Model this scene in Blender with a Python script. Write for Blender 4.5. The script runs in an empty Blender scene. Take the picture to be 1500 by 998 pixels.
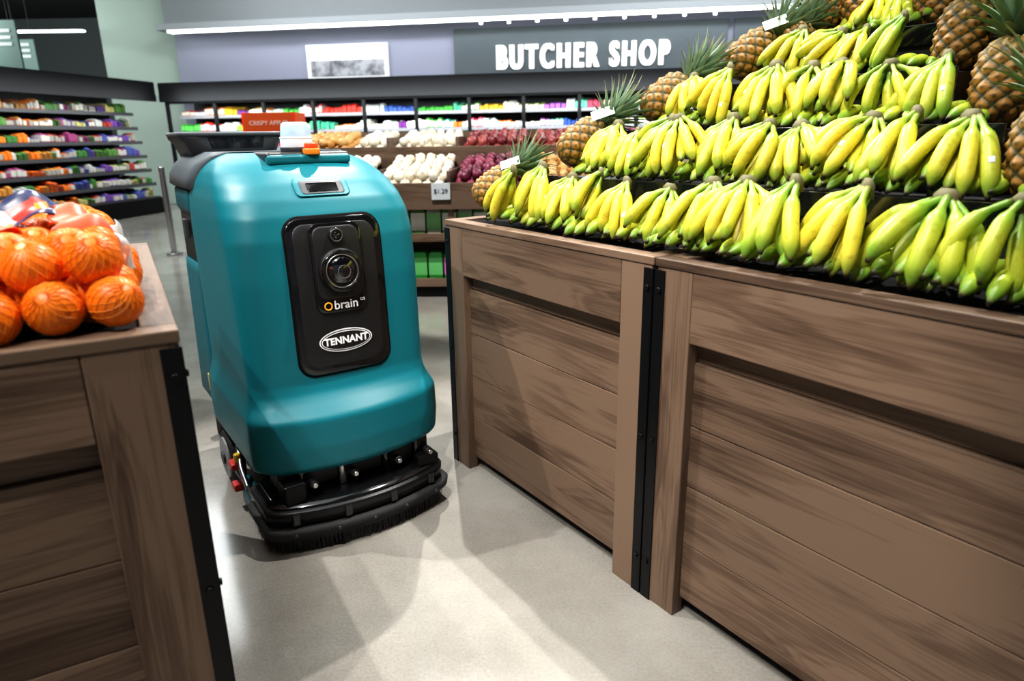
import bpy, bmesh, math, random
from mathutils import Vector, Matrix, Quaternion
import numpy as np
random.seed(7)
D=bpy.data; S=bpy.context.scene

# ------------------------------------------------------------ helpers
def link(o,parent=None):
    S.collection.objects.link(o)
    if parent: o.parent=parent
    return o
def empty(name,loc=(0,0,0),rz=0,parent=None):
    e=D.objects.new(name,None); e.location=loc; e.rotation_euler=(0,0,rz); e.empty_display_size=.1
    return link(e,parent)
def mat(name,col,rough=.5,metal=0,emit=None,es=1,coat=0,spec=.5,alpha=1,trans=0):
    m=D.materials.new(name); m.use_nodes=True
    b=m.node_tree.nodes['Principled BSDF']
    b.inputs['Base Color'].default_value=(*col,1); b.inputs['Roughness'].default_value=rough
    b.inputs['Metallic'].default_value=metal; b.inputs['Coat Weight'].default_value=coat
    b.inputs['Specular IOR Level'].default_value=spec
    b.inputs['Transmission Weight'].default_value=trans
    b.inputs['Alpha'].default_value=alpha
    if emit: b.inputs['Emission Color'].default_value=(*emit,1); b.inputs['Emission Strength'].default_value=es
    return m
def nd(m,t,**k):
    n=m.node_tree.nodes.new(t)
    for a,v in k.items(): setattr(n,a,v)
    return n
def lk(m,a,b): m.node_tree.links.new(a,b)
def bs(m): return m.node_tree.nodes['Principled BSDF']
def add_bump(m,scale,strength,dist=.002,detail=3):
    tc=nd(m,'ShaderNodeTexCoord'); n=nd(m,'ShaderNodeTexNoise'); n.inputs['Scale'].default_value=scale; n.inputs['Detail'].default_value=detail
    bp=nd(m,'ShaderNodeBump'); bp.inputs['Strength'].default_value=strength; bp.inputs['Distance'].default_value=dist
    lk(m,tc.outputs['Object'],n.inputs['Vector']); lk(m,n.outputs['Fac'],bp.inputs['Height']); lk(m,bp.outputs['Normal'],bs(m).inputs['Normal'])
def ramp(m,stops):
    r=nd(m,'ShaderNodeValToRGB'); el=r.color_ramp.elements
    while len(el)<len(stops): el.new(.5)
    for e,(p,c) in zip(el,stops): e.position=p; e.color=(*c,1)
    return r
def mesh_obj(name,verts,faces,mats=(),parent=None,smooth=False,midx=None):
    me=D.meshes.new(name); me.from_pydata(verts,[],faces); me.update()
    for m in mats: me.materials.append(m)
    if smooth: me.polygons.foreach_set('use_smooth',[True]*len(me.polygons))
    if midx is not None: me.polygons.foreach_set('material_index',midx)
    o=D.objects.new(name,me); return link(o,parent)
def box(name,x0,x1,y0,y1,z0,z1,m,parent=None,bevel=.002,seg=2):
    c=((x0+x1)/2,(y0+y1)/2,(z0+z1)/2)
    bm=bmesh.new(); bmesh.ops.create_cube(bm,size=1)
    bmesh.ops.scale(bm,vec=(abs(x1-x0),abs(y1-y0),abs(z1-z0)),verts=bm.verts)
    if bevel>0: bmesh.ops.bevel(bm,geom=bm.edges[:],offset=bevel,segments=seg,affect='EDGES',profile=.5)
    me=D.meshes.new(name); bm.to_mesh(me); bm.free(); me.materials.append(m)
    o=D.objects.new(name,me); o.location=c; return link(o,parent)
AX={'x':Matrix.Rotation(math.pi/2,3,'Y'),'y':Matrix.Rotation(math.pi/2,3,'X'),'z':Matrix.Identity(3)}
def cyl(name,c,r,h,m,parent=None,axis='z',r2=None,seg=32,bevel=0):
    bm=bmesh.new(); bmesh.ops.create_cone(bm,cap_ends=True,segments=seg,radius1=r,radius2=r if r2 is None else r2,depth=h)
    if bevel>0:
        ed=[e for e in bm.edges if len(e.link_faces)==2 and any(len(f.verts)>4 for f in e.link_faces)]
        bmesh.ops.bevel(bm,geom=ed,offset=bevel,segments=3,affect='EDGES',profile=.5)
    bmesh.ops.rotate(bm,matrix=AX[axis],verts=bm.verts)
    me=D.meshes.new(name); bm.to_mesh(me); bm.free(); me.materials.append(m)
    for p in me.polygons: p.use_smooth=len(p.vertices)<=4
    o=D.objects.new(name,me); o.location=c; return link(o,parent)
def torus(name,c,R,r,m,parent=None,axis='z',sy=1,n1=48,n2=12):
    v=[];f=[]
    for i in range(n1):
        a=2*math.pi*i/n1
        for j in range(n2):
            b=2*math.pi*j/n2
            v.append(AX[axis]@Vector(((R+r*math.cos(b))*math.cos(a),(R+r*math.cos(b))*math.sin(a)*sy,r*math.sin(b))))
            f.append((i*n2+j,((i+1)%n1)*n2+j,((i+1)%n1)*n2+(j+1)%n2,i*n2+(j+1)%n2))
    o=mesh_obj(name,v,f,[m],parent,True); o.location=c; return o
def sphere(name,c,r,m,parent=None,sc=(1,1,1),u=32,v=20):
    bm=bmesh.new(); bmesh.ops.create_uvsphere(bm,u_segments=u,v_segments=v,radius=r)
    bmesh.ops.scale(bm,vec=sc,verts=bm.verts)
    me=D.meshes.new(name); bm.to_mesh(me); bm.free(); me.materials.append(m)
    for p in me.polygons:p.use_smooth=True
    o=D.objects.new(name,me); o.location=c; return link(o,parent)
def tube(name,pts,r,m,parent=None):
    cu=D.curves.new(name,'CURVE'); cu.dimensions='3D'; cu.bevel_depth=r; cu.bevel_resolution=3
    s=cu.splines.new('POLY'); s.points.add(len(pts)-1)
    for p,q in zip(s.points,pts): p.co=(*q,1)
    cu.materials.append(m); return link(D.objects.new(name,cu),parent)

# ------------------------------------------------------------ materials
def wood_mat(name,axis,c1,c2,c3,rough=.5):
    m=mat(name,c1,rough,spec=.3); tc=nd(m,'ShaderNodeTexCoord'); oi=nd(m,'ShaderNodeObjectInfo')
    cm=nd(m,'ShaderNodeCombineXYZ'); mu=nd(m,'ShaderNodeMath',operation='MULTIPLY'); mu.inputs[1].default_value=37
    lk(m,oi.outputs['Random'],mu.inputs[0])
    for i in range(3): lk(m,mu.outputs[0],cm.inputs[i])
    ad=nd(m,'ShaderNodeVectorMath',operation='ADD'); lk(m,tc.outputs['Object'],ad.inputs[0]); lk(m,cm.outputs[0],ad.inputs[1])
    def mapped(across,along):
        mp=nd(m,'ShaderNodeMapping'); sc=[across]*3; sc['xyz'.index(axis)]=along; mp.inputs['Scale'].default_value=sc
        lk(m,ad.outputs[0],mp.inputs['Vector']); return mp
    def noise(mp,scale,det,dist=0,ro=.5):
        n=nd(m,'ShaderNodeTexNoise'); n.inputs['Scale'].default_value=scale; n.inputs['Detail'].default_value=det; n.inputs['Distortion'].default_value=dist; n.inputs['Roughness'].default_value=ro
        lk(m,mp.outputs[0],n.inputs['Vector']); return n
    A=noise(mapped(11,1.1),.9,2,.5); Bn=noise(mapped(110,3),1.5,4,0,.6); Cn=noise(mapped(3,1.6),1.2,2)
    k1=nd(m,'ShaderNodeMath',operation='MULTIPLY'); k1.inputs[1].default_value=85; lk(m,A.outputs['Fac'],k1.inputs[0])
    k2=nd(m,'ShaderNodeMath',operation='SINE'); lk(m,k1.outputs[0],k2.inputs[0])
    k3=nd(m,'ShaderNodeMath',operation='MULTIPLY_ADD'); k3.inputs[1].default_value=.040; lk(m,k2.outputs[0],k3.inputs[0]); lk(m,A.outputs['Fac'],k3.inputs[2])
    m1=nd(m,'ShaderNodeMath',operation='MULTIPLY_ADD'); m1.inputs[1].default_value=.42; lk(m,Bn.outputs['Fac'],m1.inputs[0]); lk(m,k3.outputs[0],m1.inputs[2])
    m3=nd(m,'ShaderNodeMath',operation='MULTIPLY_ADD'); m3.inputs[1].default_value=.5; lk(m,Cn.outputs['Fac'],m3.inputs[0]); lk(m,m1.outputs[0],m3.inputs[2])
    r=ramp(m,[(.72,c3),(.89,c1),(1.0,c2)]); lk(m,m3.outputs[0],r.inputs[0])
    hs=nd(m,'ShaderNodeHueSaturation'); lk(m,r.outputs[0],hs.inputs['Color'])
    mr=nd(m,'ShaderNodeMapRange'); mr.inputs['To Min'].default_value=.76; mr.inputs['To Max'].default_value=1.18; lk(m,oi.outputs['Random'],mr.inputs[0]); lk(m,mr.outputs[0],hs.inputs['Value'])
    lk(m,hs.outputs[0],bs(m).inputs['Base Color'])
    bp=nd(m,'ShaderNodeBump'); bp.inputs['Strength'].default_value=.2; bp.inputs['Distance'].default_value=.002; lk(m,m1.outputs[0],bp.inputs['Height']); lk(m,bp.outputs[0],bs(m).inputs['Normal'])
    return m
WC=((.130,.082,.054),(.185,.122,.082),(.066,.039,.025))
wood_x=wood_mat('wood_grain_x','x',*WC); wood_z=wood_mat('wood_grain_z','z',*WC); wood_y=wood_mat('wood_grain_y','y',*WC)
blackmetal=mat('black_steel',(.012,.012,.013),.4,.6)
black=mat('black_plastic',(.012,.012,.013),.45); add_bump(black,400,.2,.0005)
blackgloss=mat('black_gloss',(.006,.006,.007),.12,coat=.5)
blacksemi=mat('black_semi_gloss',(.009,.009,.010),.30,spec=.4)
blackmatte=mat('black_matte',(.006,.006,.0065),.75,spec=.12)
grayp=mat('gray_plastic',(.09,.11,.125),.5); dgray=mat('dark_gray_plastic',(.045,.052,.06),.45)
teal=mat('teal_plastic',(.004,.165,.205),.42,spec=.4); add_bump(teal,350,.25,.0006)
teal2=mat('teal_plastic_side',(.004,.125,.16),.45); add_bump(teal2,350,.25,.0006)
rubber=mat('rubber',(.02,.02,.02),.75)
chrome=mat('brushed_metal',(.55,.55,.56),.3,1)
white=mat('white_print',(.8,.8,.8),.5,emit=(.9,.9,.9),es=.15)
yellowp=mat('yellow_plastic',(.8,.5,.02),.4); redp=mat('red_plastic',(.6,.02,.015),.4)
lensm=mat('lens_glass',(.004,.004,.006),.04,coat=1,spec=1)

fl=mat('polished_concrete',(.4,.38,.35),.3)
tc=nd(fl,'ShaderNodeTexCoord'); n1=nd(fl,'ShaderNodeTexNoise'); n1.inputs['Scale'].default_value=1.6; n1.inputs['Detail'].default_value=8; n1.inputs['Roughness'].default_value=.65
n2=nd(fl,'ShaderNodeTexNoise'); n2.inputs['Scale'].default_value=120; n2.inputs['Detail'].default_value=5
lk(fl,tc.outputs['Object'],n1.inputs['Vector']); lk(fl,tc.outputs['Object'],n2.inputs['Vector'])
mx=nd(fl,'ShaderNodeMath',operation='MULTIPLY_ADD'); mx.inputs[1].default_value=.40; lk(fl,n2.outputs['Fac'],mx.inputs[0]); lk(fl,n1.outputs['Fac'],mx.inputs[2])
r=ramp(fl,[(.45,(.20,.185,.162)),(.70,(.285,.27,.24)),(.93,(.36,.345,.312))]); lk(fl,mx.outputs[0],r.inputs[0]); lk(fl,r.outputs[0],bs(fl).inputs['Base Color'])
mr=nd(fl,'ShaderNodeMapRange'); mr.inputs['To Min'].default_value=.06; mr.inputs['To Max'].default_value=.24; lk(fl,n1.outputs['Fac'],mr.inputs[0]); lk(fl,mr.outputs[0],bs(fl).inputs['Roughness'])
bs(fl).inputs['Specular IOR Level'].default_value=.6

def colmat(name,rough=.5,spec=.5,coat=0):
    m=mat(name,(1,1,1),rough,spec=spec,coat=coat); a=nd(m,'ShaderNodeAttribute'); a.attribute_name='Col'; lk(m,a.outputs['Color'],bs(m).inputs['Base Color']); return m
packm=colmat('packaging',.5,.25); producem=colmat('produce_skin',.4)

# ------------------------------------------------------------ room
box('floor',-14,10,-4,22,-.1,0,fl,bevel=0)
ceilm=mat('ceiling_dark',(.03,.032,.035),.9)
box('ceiling',-14,10,-4,22,4.3,4.4,ceilm,bevel=0)
wallg=mat('wall_gray_violet',(.27,.275,.35),.8); walld=mat('wall_dark',(.12,.13,.135),.8)
AB=Vector((-6.4,13.4,0)); BB=Vector((8.0,11.07,0)); dirb=(BB-AB).normalized(); angb=math.atan2(dirb.y,dirb.x)
wb=empty('wall_back',AB,angb); WL=14.6
box('wall_panel',-.2,WL,.95,1.05,0,3.35,wallg,wb,0)
box('wall_upper',-.2,WL,.7,1.05,3.35,4.3,mat('wall_upper_gray',(.22,.235,.24),.8),wb,0)
box('wall_back.001' ,-14,-5.9,19,19.1,0,4.3,walld,None,0)
box('wall_right',9.9,10,-4,11,0,4.3,walld,None,0)
box('wall_left',-14,-13.9,-4,19,0,4.3,walld,None,0)
led=mat('led_strip',(1,1,1),.5,emit=(.93,1,.97),es=4)
box('ceiling_light_strip',0,WL,.45,.60,3.21,3.25,led,wb,0)
box('soffit_edge',-.2,WL,.40,.70,3.25,3.36,mat('soffit',(.3,.32,.33),.7),wb,0)

sg=empty('butcher_shop_sign',AB,angb)
signm=mat('sign_panel',(.075,.092,.102),.6)
box('panel',5.35,10.15,.87,.94,2.31,3.14,signm,sg,.005)
box('panel_2',10.25,14.2,.87,.94,2.31,3.14,signm,sg,.005)
lett=mat('sign_letters',(.85,.85,.82),.5,emit=(1,1,.96),es=.75)
def text(name,s,size,loc,rot,m,parent,ext=.01,bold=.0,sx=1,sp=1.0):
    cu=D.curves.new(name,'FONT'); cu.body=s; cu.size=size; cu.extrude=ext; cu.align_x='CENTER'; cu.align_y='CENTER'; cu.offset=bold; cu.space_character=sp
    cu.materials.append(m); o=D.objects.new(name,cu); o.location=loc
    o.rotation_euler=rot if not isinstance(rot,Matrix) else rot.to_euler(); o.scale=(sx,1,1); return link(o,parent)
for dx in (-.018,.018): text('letters','BUTCHER SHOP',.55,(7.66+dx,.84+dx*.2,2.61),(math.pi/2,0,0),lett,sg,.02,.014,.60,1.36)
for dx in (-.018,.018): text('letters_2','FISH MARKET',.55,(11.9+dx,.84+dx*.2,2.61),(math.pi/2,0,0),lett,sg,.02,.014,.60,1.36)
dl=mat('downlight_glow',(1,1,1),.5,emit=(1,1,1),es=5)
for i in range(9):
    cyl('downlight' ,Vector((5.9+i*.5,.70,3.19)),.03,.03,dl,sg)
pf=empty('wall_picture',AB,angb)
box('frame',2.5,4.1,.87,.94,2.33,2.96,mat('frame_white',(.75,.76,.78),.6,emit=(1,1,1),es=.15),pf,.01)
pm=mat('picture_gray',(.3,.3,.3),.6); n=nd(pm,'ShaderNodeTexNoise'); n.inputs['Scale'].default_value=5; n.inputs['Detail'].default_value=6
r=ramp(pm,[(.35,(.06,.06,.07)),(.6,(.4,.4,.42))]); tcn=nd(pm,'ShaderNodeTexCoord'); lk(pm,tcn.outputs['Object'],n.inputs['Vector']); lk(pm,n.outputs['Fac'],r.inputs[0]); lk(pm,r.outputs[0],bs(pm).inputs['Base Color'])
box('print',2.58,4.02,.86,.872,2.40,2.68,pm,pf,0)
colm=mat('column_green_gray',(.36,.43,.38),.7)
box('column',-8.0,-6.2,14.6,16,0,4.3,colm,None,.02)
box('ceiling_light_strip.001',-13.5,-8,14.0,14.12,3.28,3.31,led,None,0)
box('ceiling_light_strip.002',-13.5,-8,11.0,11.1,3.62,3.65,led,None,0)
hs_=mat('hanging_sign_green',(.07,.12,.105),.6); stw=mat('sign_text_white',(.4,.42,.4),.6)
for x,y,z,w,h in [(-8.15,12.0,2.75,.5,.85),(-8.9,13.6,2.75,.45,.7)]:
    e=empty('hanging_sign',(x,y,z))
    box('board',-w/2,w/2,-.02,.02,-h/2,h/2,hs_,e,.005)
    for k in range(3): box('text_bar_%d'%k,-w*.3,w*.3,-.03,-.02,h*.05+k*.1,h*.05+k*.1+.05,stw,e,0)
    tube('wire_1',[(-w*.4,0,h/2),(-w*.4,0,4.3-z)],.006,blackmetal,e); tube('wire_2',[(w*.4,0,h/2),(w*.4,0,4.3-z)],.006,blackmetal,e)

def packs(name,items,parent,m=packm):
    v=[];f=[];c=[]
    for (cx,cy,cz,sx,sy,sz,col,topc) in items:
        b=len(v)
        for dz,k in ((-.5,.92),(-.35,1),(.3,1),(.5,.8)):
            for dx,dy in ((-.5,-.5),(.5,-.5),(.5,.5),(-.5,.5)):
                v.append((cx+dx*sx*k,cy+dy*sy*k*(1 if dz<.4 else .6),cz+dz*sz))
        for L in range(3):
            for i in range(4):
                j=(i+1)%4
                f.append((b+L*4+i,b+L*4+j,b+L*4+4+j,b+L*4+4+i)); c.append(topc if L==1 else col)
        f.append((b+12,b+13,b+14,b+15)); c.append(col); f.append((b+3,b+2,b+1,b)); c.append(col)
    o=mesh_obj(name,v,f,[m],parent)
    a=o.data.attributes.new('Col','FLOAT_COLOR','CORNER'); arr=[]
    for p,cc in zip(o.data.polygons,c): arr+=list((*cc,1))*len(p.vertices)
    a.data.foreach_set('color',arr); return o
PAL=[(.6,.03,.015),(.7,.16,.02),(.04,.28,.03),(.45,.5,.45),(.7,.62,.5),(.15,.03,.2),(.03,.08,.3),(.6,.36,.02),(.05,.3,.18),(.5,.05,.10),(.25,.4,.05),(.75,.72,.65),(.7,.7,.7)]
railm=mat('price_rail',(.05,.05,.055),.5); railm2=mat('price_rail_light',(.22,.22,.23),.5); cbk=mat('cooler_back',(.02,.02,.023),.7)
cled=mat('cooler_led',(1,1,1),.5,emit=(.95,1,1),es=4)
def cooler(name,origin,ang,L,doors,theme,en):
    e=empty(name,origin,ang)
    H=2.05
    box('base',0,L,-.05,.85,0,.28,blackmatte,e,.01)
    box('back',0,L,.8,.86,.2,H,cbk,e,0)
    box('canopy',-.05,L+.05,-.18,.86,H,H+.24,blackmatte,e,.02)
    box('canopy_lip',-.05,L+.05,-.18,-.14,H-.09,H+.02,blackmatte,e,.004)
    box('light_strip',.05,L-.05,-.08,-.03,H-.03,H-.005,cled,e,0)
    its=[]
    nk=6 if doors else 7
    for k in range(nk):
        z=.30+k*(.285 if doors else .245); y0=.02+k*.05
        box('shelf_%d'%k,0,L,y0,.8,z-.03,z,black,e,.003)
        box('price_rail_%d'%k,0,L,y0-.015,y0,z-.05,z+.005,railm2 if doors else railm,e,0)
        x=.04; run=0
        while x<L-.15:
            if run<=0:
                run=random.randint(2,5) if doors else random.randint(1,3)
                if theme=='veg':
                    fr=x/L
                    col=random.choice([(.70,.17,.02),(.62,.11,.02),(.55,.24,.05)] if (fr<.78 and random.random()<.66) else [(.15,.07,.28),(.05,.16,.04),(.42,.42,.38),(.09,.2,.05),(.26,.05,.14),(.07,.09,.28),(.40,.36,.14),(.35,.05,.03),(.5,.48,.42)])
                    tcx=random.choice([(.5,.47,.42),(.30,.28,.25),col,tuple(c*.4 for c in col)])
                else:
                    col=random.choice(PAL); tcx=random.choice([(.7,.7,.68),(.6,.55,.45),col,col,tuple(min(1,c*1.7+.05) for c in col)])
                w=random.uniform(.055,.10); h=random.uniform(.08,.16)
            hh=h*random.uniform(.75,1.1)
            its.append((x+w/2,y0+.12+random.uniform(-.02,.02),z+hh/2,w*.84,.2,hh,col,tcx))
            if random.random()<.5: its.append((x+w/2,y0+.36,z+h*.55,w*.9,.18,h*1.1,col,tcx))
            x+=w; run-=1
    packs('products',its,e)
    if doors:
        n=int(L/.95)
        for i in range(n+1):
            box('door_frame_%d'%i,i*.95-.03,i*.95+.03,-.06,-.01,.28,H,blackmatte,e,.003)
        box('door_rail',0,L,-.06,-.01,H-.12,H,blackmatte,e,.003)
    l=D.lights.new('cooler_lamp','AREA'); l.shape='RECTANGLE'; l.size=L*.95; l.size_y=.2; l.energy=en*L; l.color=(.92,.98,1)
    o=D.objects.new('cooler_lamp',l); o.location=(L/2,-.45,H-.05); o.rotation_euler=(math.radians(55),0,0); link(o,e)
cooler('dairy_cooler',AB+Vector((.1,0,0)),angb,11.8,True,'box',19)
lc0=Vector((-8.15,4.4,0)); lc1=Vector((-6.45,13.3,0)); dl_=(lc1-lc0)
cooler('vegetable_cooler',lc0,math.atan2(dl_.y,dl_.x),dl_.length-.3,False,'veg',9)

# ------------------------------------------------------------ display bins
E=Vector((.564,-.826,0)).normalized(); N=Vector((-E.y,E.x,0)); ANG=math.atan2(E.y,E.x)
P0=Vector((.363,1.688,0))
def W(s,w,z): return P0+E*s+N*w+Vector((0,0,z))
def bolt(parent,c,axis):
    cyl('bolt',c,.007,.006,blackmetal,parent,axis,seg=12,bevel=.002)
def bin_(name,origin,ang,L,Dp,H,postw=.115,rail=.175):
    e=empty(name,origin,ang)
    rec=.028; th=.03
    def face(prefix,M,Lf):
        sub=D.objects.new(prefix,None); sub.matrix_local=M; link(sub,e)
        box('post_a',.004,postw,0,th+.01,0,H-.022,wood_z,sub,.0025)
        box('post_b',Lf-postw,Lf-.004,0,th+.01,0,H-.022,wood_z,sub,.0025)
        box('top_rail',postw+.001,Lf-postw-.001,.0,th,H-.022-rail,H-.022,wood_x,sub,.0025)
        zb=.05; zt=H-.022-rail; hs=[.055]+[(zt-zb-.055)/4]*4; z=zt
        for i,h in enumerate(hs):
            dy=0.012 if i==0 else 0
            box('plank_%d'%i,postw-.002,Lf-postw+.002,rec+dy,rec+.02+dy,z-h+.0014,z-.0005,wood_x,sub,.0022); z-=h
        box('angle_iron_a',-.004,.030,-.004,0,0.0,H-.03,blackmetal,sub,.001)
        box('angle_iron_b',Lf-.030,Lf+.004,-.004,0,0.0,H-.03,blackmetal,sub,.001)
        for zz in (.12,H*.5,H-.08): bolt(sub,(.014,-.006,zz),'y'); bolt(sub,(Lf-.014,-.006,zz),'y')
    I=Matrix.Identity(4)
    face('front',I,L)
    face('side_a',Matrix.Translation((0,Dp,0))@Matrix.Rotation(-math.pi/2,4,'Z'),Dp)
    face('side_b',Matrix.Translation((L,0,0))@Matrix.Rotation(math.pi/2,4,'Z'),Dp)
    face('rear',Matrix.Translation((L,Dp,0))@Matrix.Rotation(math.pi,4,'Z'),L)
    box('core',.05,L-.05,.06,Dp-.05,.06,H-.03,blackmatte,e,0)
    for (a,b,c,d,mm,i) in ((0,L,0,.05,wood_x,0),(0,L,Dp-.05,Dp,wood_x,1),(0,.05,.05,Dp-.05,wood_y,2),(L-.05,L,.05,Dp-.05,wood_y,3)):
        box('top_trim_%d'%i,a-.003,b+.003,c-.003,d,H-.022,H,mm,e,.003)
    box('top_deck',.05,L-.05,.05,Dp-.05,H-.04,H-.008,blackmatte,e,0)
    return e
H=.985
bin_('produce_display_bin',W(-1.074,0,0),ANG,1.066,1.8,H)
bin_('produce_display_bin',W(.004,0,0),ANG,1.15,1.8,H)
a_=Vector((.873,.487,0)).normalized(); b_=Vector((-a_.y,a_.x,0)); C0=Vector((-.548,1.076,0)); angL=math.atan2(a_.y,a_.x)
bin_('orange_display_bin',C0-a_*1.1,angL,1.1,1.15,H,postw=.14,rail=.15)

tz=[.985,1.13,1.28,1.43,1.58,1.73]; tw=[0,.29,.57,.84,1.11,1.38]
tf=[-.97,-.82,-.68,-.53,-.40,-.24]; tn=[1.05,.70,.50,.26,.08,-.05]
st=empty('stepped_display_riser',P0,ANG)
for k in range(1,6):
    box('step_%d'%k,tf[k]-.06,tn[k],tw[k],1.76,tz[k-1],tz[k],black,st,.004)
    box('lip_%d'%k,tf[k]-.06,tn[k],tw[k]-.012,tw[k],tz[k]-.05,tz[k]+.012,blackgloss,st,.002)

# ------------------------------------------------------------ bananas
bm_=mat('banana_skin',(.8,.6,.05),.40,spec=.4)
at=nd(bm_,'ShaderNodeAttribute'); at.attribute_name='Col'; sx=nd(bm_,'ShaderNodeSeparateColor'); lk(bm_,at.outputs['Color'],sx.inputs[0])
yr=ramp(bm_,[(0,(.14,.12,.03)),(.05,(.26,.36,.05)),(.22,(.36,.45,.04)),(.42,(.74,.60,.055)),(.74,(.79,.63,.065)),(.90,(.38,.46,.05)),(.955,(.20,.2,.04)),(.98,(.02,.015,.01))])
gr=ramp(bm_,[(0,(.12,.12,.03)),(.06,(.13,.28,.035)),(.30,(.20,.36,.03)),(.55,(.46,.53,.05)),(.76,(.34,.46,.04)),(.90,(.15,.31,.03)),(.955,(.12,.14,.03)),(.98,(.02,.015,.01))])
lk(bm_,sx.outputs[0],yr.inputs[0]); lk(bm_,sx.outputs[0],gr.inputs[0])
oi=nd(bm_,'ShaderNodeObjectInfo'); oc=nd(bm_,'ShaderNodeSeparateColor'); lk(bm_,oi.outputs['Color'],oc.inputs[0])
av=nd(bm_,'ShaderNodeMath',operation='ADD'); lk(bm_,oc.outputs[0],av.inputs[0]); lk(bm_,sx.outputs[1],av.inputs[1])
hv=nd(bm_,'ShaderNodeMapRange'); hv.inputs['From Min'].default_value=.35; hv.inputs['From Max'].default_value=1.35; lk(bm_,av.outputs[0],hv.inputs[0])
mxc=nd(bm_,'ShaderNodeMixRGB'); lk(bm_,hv.outputs[0],mxc.inputs[0]); lk(bm_,yr.outputs[0],mxc.inputs[1]); lk(bm_,gr.outputs[0],mxc.inputs[2])
tcn=nd(bm_,'ShaderNodeTexCoord'); nn=nd(bm_,'ShaderNodeTexNoise'); nn.inputs['Scale'].default_value=60; nn.inputs['Detail'].default_value=4; lk(bm_,tcn.outputs['Object'],nn.inputs['Vector'])
nr=ramp(bm_,[(.25,(.7,.66,.5)),(.45,(1,1,1))]); lk(bm_,nn.outputs['Fac'],nr.inputs[0])
m2=nd(bm_,'ShaderNodeMixRGB',blend_type='MULTIPLY'); m2.inputs[0].default_value=1; lk(bm_,mxc.outputs[0],m2.inputs[1]); lk(bm_,nr.outputs[0],m2.inputs[2]); lk(bm_,m2.outputs[0],bs(bm_).inputs['Base Color'])
crownm=mat('banana_crown',(.11,.10,.035),.7); stick=mat('fruit_sticker',(.6,.65,.72),.4)
def banana_hand(seed,nf,fan,swirl,kind='drape'):
    R=random.Random(seed); v=[];f=[];mi=[];cv=[]
    NR=18; NS=10
    def finger(phi,pitch0,pitch1,L,rad,off,green,sticker,bend=None):
        p=Vector(off); ds=L/(NR-1); base=len(v)
        if bend is None: bend=swirl+R.uniform(-.3,.3)
        for i in range(NR):
            t=i/(NR-1)
            tt=max(0,(t-.10)/.90); pa=pitch0+(pitch1-pitch0)*(tt**.9)
            ph=phi+bend*tt
            rd=Vector((math.sin(ph),-math.cos(ph),0)); sd=Vector((math.cos(ph),math.sin(ph),0))
            d=rd*math.cos(pa)+Vector((0,0,math.sin(pa))); up=-rd*math.sin(pa)+Vector((0,0,math.cos(pa)))
            if i: p=p+d*ds
            if t<.17: rr=rad*(.42+.02*t)
            elif t<.34: k=(t-.17)/.17; k=k*k*(3-2*k); rr=rad*(.42+.56*k)
            elif t<.80: rr=rad*(.98+.05*math.sin((t-.34)/.46*math.pi))
            elif t<.955: k=(t-.80)/.155; rr=rad*(.98-.66*k**1.6)
            else: rr=rad*.30
            if i==NR-1: rr=rad*.22
            for j in range(NS):
                a=2*math.pi*j/NS+.3; q=rr*(1+.09*math.cos(5*(a))) 
                v.append(p+sd*(q*math.cos(a))+up*(q*math.sin(a))); cv.append((t,green,0,1))
        for i in range(NR-1):
            for j in range(NS):
                f.append((base+i*NS+j,base+i*NS+(j+1)%NS,base+(i+1)*NS+(j+1)%NS,base+(i+1)*NS+j)); mi.append(0)
        f.append(tuple(base+(NR-1)*NS+j for j in range(NS))); mi.append(0)
        f.append(tuple(base+j for j in reversed(range(NS)))); mi.append(0)
        if sticker:
            b2=len(v); i0=R.choice([8,9,10]); j0=2
            cen=sum((v[base+(i0+1)*NS+j] for j in range(NS)),Vector())/NS
            for i in range(2):
                for j in range(2):
                    q=v[base+(i0+i)*NS+j0+j]; v.append(q+(q-cen).normalized()*.0012); cv.append((.5,0,0,1))
            f.append((b2,b2+1,b2+3,b2+2)); mi.append(2)
    if kind=='drape':
        z0=.165
        for i in range(nf):
            u=(i/(nf-1)-.5)*2; phi=u*math.radians(fan)*R.uniform(.9,1.1)+R.uniform(-.08,.08)
            finger(phi,math.radians(R.uniform(-38,-18)),math.radians(R.uniform(-92,-66)),R.uniform(.185,.215),R.uniform(.0165,.0192),(u*.02,0,z0+R.uniform(-.004,.006)),R.uniform(0,.5),R.random()<.25)
        for i in range(nf-1):
            u=((i+.5)/(nf-1)-.5)*2; phi=u*math.radians(fan*.85)
            finger(phi,math.radians(R.uniform(-68,-52)),math.radians(R.uniform(-75,-30)),R.uniform(.17,.19),R.uniform(.0155,.018),(u*.018,.006,z0-.010),R.uniform(.2,.8),False)
    else:
        z0=.038
        for i in range(nf):
            u=(i/(nf-1)-.5)*2; phi=u*math.radians(fan)*R.uniform(.9,1.1)
            finger(phi,math.radians(R.uniform(8,20)),math.radians(R.uniform(-45,-20)),R.uniform(.18,.20),R.uniform(.0165,.0185),(u*.025,0,z0),R.uniform(.3,.9),False,-u*.5)
    b=len(v)
    cr=[(-.022,-.008),(.022,-.008),(.026,.012),(-.026,.012)]
    for dz,k in ((-.018,1),(.010,.9),(.022,.5)):
        for x,y in cr: v.append(Vector((x*k,y*k+.002,z0+dz))); cv.append((0,0,0,1))
    for L in range(2):
        for i in range(4): f.append((b+L*4+i,b+L*4+(i+1)%4,b+L*4+4+(i+1)%4,b+L*4+4+i)); mi.append(1)
    f.append((b+8,b+9,b+10,b+11)); mi.append(1); f.append((b+3,b+2,b+1,b)); mi.append(1)
    me=D.meshes.new('banana_hand'); me.from_pydata(v,[],f); me.update()
    for m in (bm_,crownm,stick): me.materials.append(m)
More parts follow.
